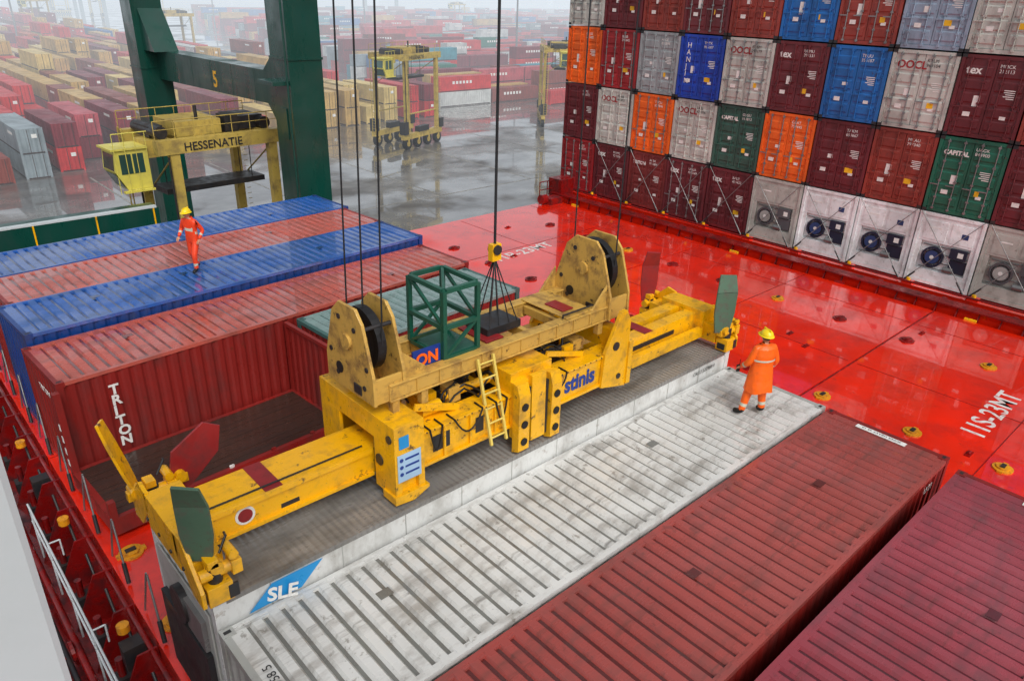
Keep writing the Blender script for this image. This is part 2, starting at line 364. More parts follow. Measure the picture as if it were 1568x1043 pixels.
text('CHINA SHIPPING','marking',.16,F((-.01,2.1,2.2),(0,-1,0),(0,0,1)),M_white,c4)
b=MB();L=5.65;Wd=2.4
b.box(0,L,0,.12,.1,.5,0);b.box(0,L,Wd-.12,Wd,.1,.5,0)
b.box(0,.14,.12,Wd-.12,.1,.5,0);b.box(L-.14,L,.12,Wd-.12,.1,.5,0)
for i in range(10): b.box(.14,L-.14,.13+i*.214,.13+i*.214+.205,.42,.5+.003*(i%3),1)
b.box(0,.14,Wd-.16,Wd-.02,.5,2.5,0); b.box(0,.14,.0,.14,.5,.9,0)
corr(b,'xwall',.1,Wd-.1,.5,2.45,L-.06,.04,.26,0,sgn=-1)
b.box(L-.1,L,0,.1,.5,2.5,0);b.box(L-.1,L,Wd-.1,Wd,.5,2.5,0);b.box(L-.1,L,.1,Wd-.1,2.4,2.5,0)
for i in range(4): b.box(-.012,-.004,Wd-.14,Wd-.05,.7+i*.3,.85+i*.3,2)
for i in range(5): b.box(.5+i*1.05,.6+i*1.05,.05,.1,.5,.56,2 if i==2 else 0)
b.obj('flat_rack_container',[M_red,M_wood,M_white],loc=(-12.2,8.8,0),rz=RZ)
# lashing turnbuckles lying against the near container ends
b=MB()
for i in range(9):
    y=5.4+i*1.9
    b.cyl((-12.42,y,.05),(-12.36,y+.5,1.2),.02,0,6); b.cyl((-12.42,y,.05),(-12.4,y+.16,.42),.04,1,6); b.cyl((-12.42,y+1.0,.05),(-12.36,y+.55,1.2),.02,0,6)
b.obj('lashing_rods',[M_rod,M_dark])
# ------------------------------------------------------------------ stack of containers on the right
def door_mesh():
    b=MB();W=2.44;H=2.9
    for y in (0,W-.12): b.box(0,.16,y,y+.12,.12,H-.12,0)
    for y in (-.003,W-.159):
        for z in (0,H-.12): b.box(-.004,.18,y,y+.162,z,z+.12,1)
    b.box(.02,.14,.159,W-.159,.02,.16,0); b.box(.02,.14,.159,W-.159,H-.13,H-.005,0)
    for (a,c) in ((.125,W/2-.012),(W/2+.012,W-.125)):
        b.box(.05,.09,a,c,.17,H-.14,0)
        n=5;hh=(H-.6)/n
        for i in range(n):
            z=.3+i*hh
            b.prism([(.05,z),(.025,z+.05),(.025,z+hh-.13),(.05,z+hh-.08)],'y',a+.1,c-.1,0)
    for y in (.35,.92,W-.92,W-.35):
        b.cyl((.0,y,.1),(.0,y,H-.08),.021,2,8)
        for z in (.12,.55,1.2,1.95,H-.2): b.box(-.02,.045,y-.05,y+.05,z,z+.07,2)
        b.box(-.03,-.005,y-.02,y+.3,1.05,1.09,2)
    b.box(.16,12.2,.01,W-.01,.02,H-.02,0)
    b.box(.16,12.2,0.0,.01,.15,H-.15,0)
    for y in (.14,W-.18):
        for z in (.5,1.1,1.8,2.4): b.box(.0,.05,y,y+.04,z,z+.12,0)
    for (y0,z0,w,h) in ((.42,1.75,.36,.03),(.42,1.68,.36,.03),(.42,1.61,.3,.03),(.42,1.54,.36,.03),(.42,1.47,.25,.03),(1.7,.75,.25,.16),(.5,.75,.2,.12)):
        b.box(.020,.026,y0,y0+w,z0,z0+h,3)
    me=b.obj('tmp',[M_red,M_dark,M_rod,M_white]); d=me.data; bpy.data.objects.remove(me); return d
DM=door_mesh()
M_yelmark=mat('placard_yellow','#e3b21c',.5)
cols={'mar':'#66262c','mr2':'#7a302f','brn':'#8e3b31','red':'#992429','org':'#ea661c','gry':'#979fa2','lgr':'#bbbdb6','blu':'#2166ad','nav':'#1c3ea3','grn':'#1d6550','dgn':'#32564b','gbl':'#8c9db0'}
cm={k:mat('stack_'+k,v,.45,dirt=.55,dcol=tuple(c*.4 for c in lin(v)[:3]),dscale=1.6,dstretch=(1,1,.35),var=.2,spots=.6,scol=(.07,.04,.03),bump=.1) for k,v in cols.items()}
grid={0:['red','mar','mr2','mar','mar','R2','R','R','R','R2','mar','mar'],
 1:['mar','lgr','org','lgr','dgn','org','mar','brn','grn','mar','gry','mar'],
 2:['org','red','gry','nav','lgr','mar','blu','lgr','mar','brn','blu','mar'],
 3:['lgr','mar','brn','mar','brn','blu','brn','gbl','lgr','mar','grn','mar'],
 4:['mar','blu','mar','lgr','mar','brn','org','mar','brn','grn','mar','mar']}
labels={(0,1):'tex',(0,3):'tex',(0,4):'tex',(2,5):'tex',(2,8):'tex',(1,3):'OOCL',(2,4):'OOCL',(2,7):'OOCL',(3,1):'TRITON',(1,8):'CAPITAL',(1,4):'CAPITAL',(0,2):'TRITON',(1,1):'OOCL'}
SX,SY,SZ,RH=17.39,24.82,.14,2.937
def reefer_mesh(main):
    b=MB();W=2.44;H=2.9
    for y in (0,W-.12): b.box(0,.16,y,y+.12,.12,H-.12,0)
    for y in (-.003,W-.159):
        for z in (0,H-.12): b.box(-.004,.18,y,y+.162,z,z+.12,0)
    b.box(.02,.14,.159,W-.159,.02,.16,0); b.box(.02,.14,.159,W-.159,H-.13,H-.005,0)
    b.box(.05,.10,.125,W-.125,1.75,H-.14,0)
    b.box(.035,.05,.3,1.15,1.85,2.6,0); b.box(.035,.05,1.3,2.15,1.85,2.6,0)
    b.box(.05,.10,.125,.3,.17,1.74,0); b.box(.05,.10,W-.3,W-.125,.17,1.74,0)
    b.box(.05,.10,.3,W-.3,.17,.6,0)
    b.box(.3,.32,.3,W-.3,.6,1.75,1)
    b.ring((.06,1.6,1.15),.42,.34,.05,1,24); b.cyl((.02,1.6,1.15),(.3,1.6,1.15),.30,1,20); b.cyl((.0,1.6,1.15),(.03,1.6,1.15),.26,4,20); b.cyl((-.01,1.6,1.15),(.0,1.6,1.15),.08,3,12)
    b.box(.08,.3,.35,.95,.7,1.2,1); b.cyl((.1,.75,.75),(.1,1.1,.75),.12,2,12)
    b.box(.02,.3,.4,1.0,1.25,1.65,1); b.box(.01,.025,.5,.7,1.35,1.55,3)
    for z in (.68,.95,1.3,1.6): b.tube([(.12,.35,z),(.12,2.05,z)],.02,2,6)
    b.box(.16,12.2,.01,W-.01,.02,H-.02,0)
    b.box(.03,.036,.5,.75,2.1,2.3,4); b.box(.03,.036,1.5,1.9,2.3,2.36,3)
    o=b.obj('tmp',[main,mat('unit_navy','#1b2438',.5),M_rod,M_white,mat('fan_blue','#27406e',.5)]);d=o.data;bpy.data.objects.remove(o);return d
RM1=reefer_mesh(mat('reefer_end_white','#e6eaec',.4,dirt=.45,dcol=(.36,.34,.3),dscale=3,spots=.35));RM2=reefer_mesh(mat('reefer_end_grey','#b4b5ae',.45,dirt=.5,dcol=(.2,.19,.16),dscale=3,spots=.5))
RM2.materials[1]=mat('unit_grey','#55565a',.5,dirt=.5); RM2.materials[4]=M_greyw
for r in range(5):
    for k in range(12):
        key=grid[r][k]; y=SY-2.5*(k+1)+.03; z=SZ+RH*r
        x=SX+random.uniform(-.04,.06); y+=random.uniform(-.012,.012)
        if key[0]=='R':
            o=bpy.data.objects.new('refrigerated_container',RM1 if key=='R' else RM2);COL.objects.link(o);o.location=(x,y,z)
        else:
            o=bpy.data.objects.new('shipping_container',DM);COL.objects.link(o);o.location=(x,y,z)
            o.material_slots[0].link='OBJECT';o.material_slots[0].material=cm[key]
            o.material_slots[2].link='OBJECT';o.material_slots[2].material=cm[key] if (r+k)%3 else M_rod
            lb=labels.get((r,k))
            s=.34 if lb in('OOCL','tex') else .2
            if lb: text(lb,'marking',s*1.15,F((.018,2.2,2.25),(0,-1,0),(0,0,1)),M_white if key not in('lgr',) else cm['red'],o,bold=.01)
            if key=='nav': 
                for i,ch in enumerate('HANJIN'): text(ch,'marking',.34,F((.018,2.05,2.3-i*.32),(0,-1,0),(0,0,1)),M_white,o)
            rs=random.Random(r*31+k)
            b=MB()
            if rs.random()<.7: b.box(.016,.022,.5+rs.random()*.3,.72+rs.random()*.25,.85,1.05,0)
            b.box(.016,.022,1.5,1.72,1.0+rs.random()*.4,1.5,1)
            b.obj('placard',[M_yelmark,M_white],parent=o)
            nm=''.join(rs.choice('ABCEGKLMTU') for _ in range(4))+'\n'+str(rs.randint(100000,999999))
            text(nm,'marking',.17,F((.018,1.12,2.5),(0,-1,0),(0,0,1)),M_white if key!='lgr' else M_dark,o,ext=.001)
b=MB()
for k in range(12):
    y0=SY-2.5*(k+1)+.1;y1=y0+2.3
    if k<1: continue
    b.cyl((17.2,y0,.2),(17.34,y1,3.05),.017,0,6); b.cyl((17.18,y1,.2),(17.32,y0,3.05),.017,0,6)
    b.cyl((17.2,y0,.15),(17.21,y0+.35,.6),.035,1,6); b.cyl((17.18,y1,.15),(17.2,y1-.35,.6),.035,1,6)
b.obj('lashing_rods',[M_rod,M_dark])
# ------------------------------------------------------------------ spreader
SP=empty('container_spreader')
Yl,Cr,Dk,Bk,Rd,Wh=0,1,2,3,4,5
sm=[M_yel,M_cream,M_dark,M_black,M_flipr,M_white]
b=MB()
b.box(-8.75,-3.95,2.75,3.08,3.55,4.12,Yl); b.box(-8.75,-3.95,4.36,4.7,3.55,4.12,Yl)
b.box(-8.7,-4.0,2.7,3.13,4.12,4.16,Yl); b.box(-8.7,-4.0,2.7,3.13,3.5,3.55,Yl); b.box(-8.7,-4.0,4.3,4.75,4.12,4.16,Yl)
b.box(-9.0,-4.1,3.12,4.3,3.4,3.5,Dk)
for (xa,xb) in ((-8.5,-8.15),(-7.6,-7.42)): b.box(xa,xb,2.742,2.75,3.68,3.98,Dk)
b.box(-9.32,-9.2,2.62,2.9,3.2,4.5,Yl); b.box(-8.88,-8.76,2.62,2.9,3.2,4.5,Yl); b.box(-9.2,-8.88,2.62,2.9,3.85,4.5,Yl);b.box(-9.2,-8.88,2.7,2.9,3.2,3.85,Yl)
b.box(-9.32,-8.76,4.55,4.85,3.2,4.5,Yl)
b.box(-9.32,-8.76,2.9,4.55,4.1,4.5,Yl); b.box(-9.32,-9.26,2.9,3.2,3.2,4.1,Yl); b.box(-9.32,-9.26,4.25,4.55,3.2,4.1,Yl)
b.box(-9.28,-9.2,2.9,3.28,3.3,4.05,Dk)
b.prism([(-9.36,3.12),(-9.0,3.0+.08),(-8.7,3.2),(-8.7,3.26),(-9.36,3.26)],'y',2.58,2.94,Yl)
b.cyl((-9.34,3.05,3.75),(-9.30,3.05,3.75),.1,Dk,14); b.cyl((-9.34,2.76,4.25),(-9.30,2.76,4.25),.07,Dk,14)
b.prism([(-4.45,3.48),(-3.7,3.3),(-3.7,4.75),(-3.85,5.0),(-4.0,5.0),(-4.4,4.2)],'y',2.66,2.74,Yl)
b.prism([(-4.45,3.48),(-3.7,3.3),(-3.7,4.75),(-3.85,5.0),(-4.0,5.0),(-4.4,4.2)],'y',4.72,4.8,Yl)
b.box(-4.0,-3.72,2.74,3.2,3.35,4.55,Yl); b.box(-4.0,-3.72,4.25,4.72,3.35,4.55,Yl); b.box(-4.0,-3.72,3.2,4.25,4.1,4.55,Yl)
b.box(-3.72,-3.6,2.62,2.72,3.35,4.3,Yl)
b.cyl((-4.1,2.64,4.3),(-4.1,2.66,4.3),.09,Dk,14); b.cyl((-3.95,2.64,3.6),(-3.95,2.66,3.6),.06,Dk,14)
b.box(-6.82,-5.82,2.62,2.74,3.3,4.4,Yl); b.box(-6.82,-5.82,2.74,3.3,4.16,4.55,Yl)
for xa,xb in ((-6.86,-6.6),(-6.06,-5.82)):
    b.prism([(2.45,3.12),(2.62,3.05),(2.62,4.42),(2.52,4.42),(2.45,4.2)],'x',xa,xb,Yl)
b.prism([(2.5,3.2),(2.62,3.15),(2.62,4.5),(2.53,4.5)],'x',-6.5,-6.16,Yl)
for x in (-6.73,-5.94):
    for z in (3.3,3.65,4.0): b.cyl((x,2.43,z),(x,2.452,z),.075,Bk,14)
b.box(-6.58,-6.52,2.53,2.62,3.2,4.3,Dk);b.box(-6.14,-6.08,2.53,2.62,3.2,4.3,Dk)
for x in (-8.3,-7.75,-7.2): b.box(x,x+.035,2.70,2.75,3.55,4.12,Yl)
for i in range(30): b.cyl((-8.65+i*.155,2.69,4.14),(-8.65+i*.155,2.7,4.14),.014,Dk,6)
b.box(-8.6,-7.9,3.15,4.25,4.05,4.16,Yl); b.box(-7.6,-7.0,3.5,4.3,4.02,4.2,Dk); b.box(-5.6,-4.9,3.5,4.3,4.1,4.2,Yl)
b.box(-6.9,-5.8,3.5,4.3,4.3,4.5,Yl)
b.cyl((-7.9,3.25,4.3),(-6.9,3.25,4.3),.08,Yl,12); b.cyl((-7.2,3.25,4.3),(-6.4,3.25,4.3),.04,Wh,10)
b.cyl((-5.7,3.3,4.3),(-4.7,3.3,4.3),.07,Dk,12); b.cyl((-7.6,4.0,4.35),(-7.1,4.0,4.35),.14,Dk,14); b.box(-8.35,-8.0,3.3,3.7,4.16,4.4,Yl); b.box(-5.3,-4.9,3.7,4.1,4.2,4.45,Dk)
b.cyl((-8.5,3.1,4.28),(-8.1,3.1,4.28),.11,Yl,14); b.box(-7.85,-7.6,3.15,3.4,4.16,4.45,Cr); b.box(-4.75,-4.45,3.2,3.5,4.16,4.4,Cr)
b.beam((-8.7,2.95,4.5),(-7.8,2.95,4.2),.05,.12,Yl); b.beam((-5.7,3.0,4.5),(-4.7,3.0,4.2),.05,.1,Yl)
rn=random.Random(5)
for i in range(44):
    x=rn.uniform(-8.4,-4.4);y=rn.uniform(2.95,4.2);pts=[]
    dx=rn.uniform(-.9,.9);dy=rn.uniform(-.3,.3)
    for k in range(8):
        u=k/7;pts.append((x+dx*u,y+dy*u,4.17+.33*math.sin(math.pi*u)*rn.uniform(.7,1)))
    b.tube(pts,.02,Bk,6)
# hoses draped over the front web
for (xa,xb,dz) in ((-8.1,-7.5,.3),(-7.2,-6.95,.35),(-5.75,-5.45,.22),(-8.6,-8.35,.4)):
    pts=[(xa,2.9,4.18),(xa,2.68,4.17)]
    for k in range(1,8):
        u=k/8;pts.append((xa+(xb-xa)*u,2.67,4.15-dz*math.sin(math.pi*u)))
    pts+=[(xb,2.68,4.17),(xb,2.9,4.18)]
    b.tube(pts,.018,Bk,6)
for i in range(16):
    x=rn.uniform(-8.4,-4.6);y=rn.uniform(3.1,4.1);b.box(x,x+rn.uniform(.1,.3),y,y+rn.uniform(.1,.25),4.1,4.2+rn.uniform(.02,.2),rn.choice([Yl,Dk,Dk,Cr]))
b.obj('main_frame',sm,SP,bevel=.012)
b=MB()
b.box(-12.15,-8.9,3.32,4.12,3.34,3.80,Yl); b.box(-12.1,-9.3,3.27,3.32,3.74,3.82,Yl); b.box(-12.1,-9.3,3.27,3.32,3.32,3.38,Yl)
b.box(-11.1,-10.82,3.31,4.13,3.801,3.807,Rd)
b.box(-4.0,-.2,3.32,3.62,3.34,3.80,Yl);b.box(-4.0,-.2,3.80,4.12,3.34,3.80,Yl); b.box(-4.0,-.5,3.62,3.80,3.4,3.62,Dk); b.box(-2.3,-2.0,3.31,4.13,3.801,3.807,Rd)
b.box(-3.8,-.4,3.05,3.2,3.28,3.5,Yl)
b.box(-3.7,-1.2,3.3,3.32,3.5,3.6,Dk)
b.box(-10.9,-10.6,3.318,3.322,3.42,3.5,Dk)
b.cyl((-11.45,3.318,3.58),(-11.45,3.305,3.58),.15,Wh,20); b.cyl((-11.45,3.305,3.58),(-11.45,3.30,3.58),.11,Rd,20)
b.tube([(-12,3.45,3.83),(-9.4,3.45,3.83)],.015,Bk,6)
b.obj('telescopic_beams',sm,SP,bevel=.012)
for xe,sg in ((-12.22,-1),(-.12,1)):
    b=MB()
    b.box(xe-.2,xe+.2,2.75,4.7,3.2,3.62,Yl)
    b.box(xe-.26,xe+.26,3.1,4.3,3.3,3.9,Yl)
    b.prism([(2.42,3.1),(2.75,3.12),(3.2,3.6),(3.2,3.92),(2.9,3.92),(2.42,3.35)],'x',xe+sg*.2,xe+sg*.26,Yl)
    b.prism([(5.02,3.1),(4.7,3.12),(4.25,3.6),(4.25,3.92),(4.5,3.98),(5.02,3.5)],'x',xe+sg*.2,xe+sg*.26,Yl)
    for y in (2.58,4.86):
        b.box(xe-.17,xe+.17,y-.15,y+.15,3.06,3.36,Yl)
        b.cyl((xe,y,3.36),(xe,y,3.62),.1,Dk,12); b.cyl((xe-.2,y,3.5),(xe+.28,y,3.5),.09,Yl,12); b.box(xe-.1,xe+.1,y-.09,y+.09,3.0,3.06,Dk)
        b.box(xe+.2,xe+.34,y-.12,y+.1,3.4,3.62,Yl); b.cyl((xe+.25,y-.1,3.7),(xe+.25,y+.18,3.7),.07,Yl,10)
        b.box(xe-.1,xe+.05,y-.1,y+.1,3.62,3.74,Yl)
        b.box(xe+.1,xe+.24,y-.16,y-.12,3.08,3.3,Dk); b.tube([(xe+.1,y,3.75),(xe+.25,y+.1,3.9),(xe+.3,y+.3,3.8)],.02,Bk,6)
        b.box(xe-.19,xe-.17,y-.1,y+.1,3.1,3.25,Dk)
    for i in range(4): b.cyl((xe+sg*.26,2.95+i*.45,3.45),(xe+sg*.28,2.95+i*.45,3.45),.03,Dk,8)
    b.obj('end_beam',sm,SP,bevel=.012)
b=MB()
def plate(pts,th,mi):
    p=[Vector(q) for q in pts];n=(p[1]-p[0]).cross(p[2]-p[0]).normalized()*th
    k=len(p);b.add(p+[q+n for q in p],[tuple(range(k)),tuple(reversed(range(k,2*k)))]+[(i,k+i,k+(i+1)%k,(i+1)%k) for i in range(k)],mi)
def guide(base,az,w,h,mi,lean=0.,bend=.12):
    ux=Vector((math.cos(az),math.sin(az),0)); nx=Vector((-math.sin(az),math.cos(az),0)); B=Vector(base)
    def P(a,z,o=0): return B+ux*a*w+Vector((0,0,z*h))+nx*(o+lean*z*h)
    lo=[P(-.35,0),P(.35,0),P(.5,.35),P(.5,.72),P(-.5,.72),P(-.5,.35)]
    up=[P(-.5,.72),P(.5,.72),P(.42,1,-bend),P(-.36,1.02,-bend)]
    plate(lo,.045,mi);plate(up,.045,mi)
guide((-12.3,2.72,3.66),math.radians(-42),.44,1.22,0,bend=.1)
guide((-12.42,4.95,3.5),math.radians(60),.3,1.25,1,lean=.25,bend=.0)
plate([(-12.0,4.9,3.35),(-11.65,4.9,3.35),(-11.15,4.95,3.75),(-11.05,5.0,4.15),(-11.3,5.0,4.3),(-11.85,4.95,4.0)],.05,2)
guide((-.36,2.6,3.55),math.radians(-30),.5,1.35,0,bend=-.1)
guide((-.15,4.92,3.55),math.radians(-35),.42,1.3,2,bend=.1)
for x,y in ((-12.2,2.6),(-12.45,4.9),(-11.8,4.9),(-.3,2.6),(-.12,4.9)):
    b.cyl((x,y-.12,3.6),(x,y+.12,3.6),.09,1,12); b.box(x-.12,x+.12,y-.05,y+.07,3.45,3.6,1)
b.obj('corner_guides',[M_flip,M_yel,M_flipr],SP,bevel=.006)
b=MB()
for y in (3.02,4.2):
    b.box(-9.1,-3.5,y,y+.17,4.74,4.98,0); b.box(-9.1,-3.5,y-.03,y+.2,4.98,5.01,0); b.box(-9.1,-3.5,y-.03,y+.2,4.71,4.74,0)
    for i in range(11): b.box(-8.6+i*.45,-8.58+i*.45,y-.025,y,4.74,4.98,0)
for x in (-8.5,-7.9,-7.0,-6.0,-5.2,-4.5): b.box(x,x+.12,3.22,4.17,4.78,4.95,0)
b.box(-5.15,-4.4,3.05,4.3,5.015,5.04,0); b.box(-5.0,-4.7,3.3,3.8,5.045,5.07,3); b.box(-6.9,-6.5,3.3,4.1,4.95,4.99,3)
b.tube([(-5.2,3.1,5.04),(-5.2,3.1,5.1),(-4.4,3.1,5.1)],.02,1,6)
for x in (-9.05,-8.5,-4.25,-3.6):
    for y in (3.02,4.25): b.box(x,x+.13,y,y+.13,4.45,4.71,0)
def tower(xc,s,zt):
    def q(y,z): return (3.7+(y-3.7)*s,4.72+(z-4.72)*zt)
    for x in (xc-.30,xc+.24):
        b.prism([q(2.9,4.72),q(2.92,5.2),q(3.2,6.0),q(3.4,6.2),q(3.95,6.2),q(4.2,6.0),q(4.5,5.2),q(4.5,4.72)],'x',x,x+.055,0)
        b.cyl((x-.05,3.7,q(0,5.6)[1]),(x+.1,3.7,q(0,5.6)[1]),.13,0,14)
        b.cyl((x-.012,3.7+.33*s,q(0,5.05)[1]),(x+.067,3.7+.33*s,q(0,5.05)[1]),.1,4,14)
    zc=q(0,5.58)[1]
    b.ring((xc,3.7,zc),.6*s,.45*s,.075,4); b.ring((xc,3.7,zc),.45*s,.15,.03,1)
    for (yy,za,zb) in ((2.94,4.72,5.15),(4.4,4.72,5.15)): b.box(xc-.245,xc+.24,q(yy,0)[0],q(yy,0)[0]+.05,za,q(0,zb)[1],0)
    b.cyl((xc-.24,q(3.25,0)[0],q(0,5.9)[1]),(xc+.24,q(3.25,0)[0],q(0,5.9)[1]),.035,1,8);b.cyl((xc-.24,q(4.15,0)[0],q(0,5.9)[1]),(xc+.24,q(4.15,0)[0],q(0,5.9)[1]),.035,1,8)
    for (y,z) in ((3.2,4.95),(4.1,4.95),(3.45,5.85),(3.95,5.95),(3.1,5.3),(4.3,5.3)): b.cyl((xc-.315,q(y,z)[0],q(y,z)[1]),(xc-.30,q(y,z)[0],q(y,z)[1]),.045,1,10)
    b.box(xc-.32,xc-.3,q(3.3,0)[0],q(3.55,0)[0],4.78,4.95,1)
    for yy in (2.95,4.4): b.prism([(xc+.295,4.98),(xc+.85,4.98),(xc+.295,5.45)],'y',q(yy,0)[0]+.06,q(yy,0)[0]+.1,0) if xc<-6 else b.prism([(xc-.30,4.98),(xc-.75,4.98),(xc-.30,5.45)],'y',q(yy,0)[0]+.06,q(yy,0)[0]+.1,0)
tower(-9.08,.86,1.0);tower(-3.75,.96,1.02)
b.obj('headblock',[M_cream,M_dark,M_cream,M_flipr,M_black],SP,bevel=.01)
b=MB();X0,X1,Y0,Y1,Z0,Z1=-7.9,-7.2,3.2,4.15,5.02,6.2
r=.037
for x in (X0,X1):
    for y in (Y0,Y1): b.box(x-r,x+r,y-r,y+r,Z0,Z1,0)
for z in (Z0,Z0+.55,Z1):
    for y in (Y0,Y1): b.box(X0+r,X1-r,y-r,y+r,z-r,z+r,0)
    for x in (X0,X1): b.box(x-r,x+r,Y0+r,Y1-r,z-r,z+r,0)
for y in (Y0,Y1): b.beam((X0,y,Z0),(X1,y,Z0+.55),.05,.05,0)
for x in (X0,X1): b.beam((x,Y0,Z0+.55),(x,Y1,Z1),.05,.05,0);b.beam((x,Y1,Z0),(x,Y0,Z0+.55),.05,.05,0)
b.beam((X0,Y0,Z1),(X1,Y1,Z1),.05,.05,0); b.box(X0,X1,Y0,Y1,Z0+.02,Z0+.05,0)
b.obj('guard_cage',[M_cage],SP)
b=MB()
for x in (-7.4,-7.06): b.beam((x,2.55,3.45),(x,2.95,4.95),.045,.045,0)
for i in range(6):
    u=.08+i*.17;b.cyl((-7.4,2.55+.4*u,3.45+1.5*u),(-7.06,2.55+.4*u,3.45+1.5*u),.018,0,8)
b.obj('ladder',[mat('ladder_cream','#d8c060',.5,dirt=.4)],SP)
b=MB();b.box(-9.28,-8.84,2.605,2.615,3.5,4.0,0)
for i,z in enumerate((3.62,3.75,3.88)): b.box(-9.14,-8.88,2.60,2.605,z,z+.035,1); b.cyl((-9.21,2.605,z+.02),(-9.21,2.60,z+.02),.035,1,10)
b.box(-9.24,-9.06,2.605,2.615,4.1,4.32,2)
b.obj('load_sign',[mat('sign_pale','#a9cbe8',.4),M_signd,M_sign],SP)
text('stinis','maker_lettering',.46,F((-5.42,2.742,3.68),(1,0,0),(0,0,1)),M_signd,SP,bold=.016,sx=.9)
b=MB();b.box(-8.5,-7.95,3.24,3.27,5.0,5.3,0);b.obj('name_board',[M_signd],SP)
text('ON','name_letters',.28,F((-8.45,3.225,5.04),(1,0,0),(0,0,1)),M_orange,SP,bold=.01)
b=MB();px,py,pz=-6.35,3.75,6.35
b.box(px-.1,px+.1,py-.06,py+.06,pz-.1,pz+.2,0);b.cyl((px,py-.09,pz+.1),(px,py+.09,pz+.1),.09,1,14)
for dx in (-.36,-.12,.15,.36):
    for dy in (-.3,.3): b.cyl((px,py,pz-.05),(px+dx,py+dy,5.0),.012,1,6)
b.box(px-.4,px+.4,py-.3,py+.3,4.98,5.12,1)
b.obj('cable_basket',[M_yel,M_dark],SP)
b=MB()
def rope(x,y,z,tx=0,ty=0,r=.014): b.cyl((x,y,z),(x+tx*34,y+ty*34,z+34),r,0,8)
for yy in (3.2,3.72,4.2): rope(-9.08,yy,5.5,.03)
for yy in (3.15,4.25): rope(-3.75,yy,5.5,0)
b.cyl((px,py,pz+.15),(px,py,pz+34),.024,0,8)
b.obj('hoist_ropes',[M_cable],SP)
# ------------------------------------------------------------------ gantry crane
GC=empty('gantry_crane')
b=MB()
b.box(4.1,6.0,31.6,33.6,-7.5,40,0); b.box(3.0,5.0,51,53,-7.5,40,0)
b.prism([(33.6,4.6),(51,4.3),(51,6.2),(33.6,6.3)],'x',4.2,5.5,0)
b.prism([(33.6,6.3),(34.8,6.3),(33.6,7.2)],'x',4.2,5.5,0); b.prism([(33.6,4.6),(34.6,4.6),(33.6,3.6)],'x',4.2,5.5,0)
b.prism([(51,6.2),(49,6.2),(51,8.8)],'x',3.4,5.0,0)
b.box(4.05,6.05,31.55,33.65,7.0,7.12,0); b.box(2.95,5.05,50.95,53.05,5.0,5.1,0); b.box(4.05,6.05,31.55,33.65,-2.5,-2.4,0)
for y in (32.6,52): 
    b.box(-4,13,y-.9,y+.9,-8.3,-6.6,0)
    for i in range(8): b.cyl((-3.5+i*2.2,y-.3,-8.6),(-3.5+i*2.2,y+.3,-8.6),.38,1,14)
b.box(3.2,4.1,31.7,33.5,5.8,6.0,0); b.tube([(3.9,31.5,-7),(3.9,31.5,12)],.06,0,8); b.box(4.04,4.1,32.2,32.9,3,4.6,0)
for i in range(5): b.box(4.19,4.2,36+i*3,36.05+i*3,4.45,6.2,0)
b.obj('portal_frame',[M_green,M_black],GC,bevel=.03)
text('5','number',1.3,F((4.19,41.8,4.75),(0,-1,0),(0,0,1)),M_yel,GC,bold=.03)
b=MB();b.box(-40,-2.6,0,1.2,-1.45,.02,0);b.box(-40,-2.7,-.02,.25,.02,.12,1)
for i in range(14): b.box(-38+i*2.7,-37.93+i*2.7,-.05,0.0,-1.45,.02,2)
for x in (-38,-24,-8,-3.6): b.box(x,x+.8,.2,1,-9,-1.45,0)
b.obj('steel_girder',[M_green,M_super,M_yel],loc=(0,34.0,0),rz=0)
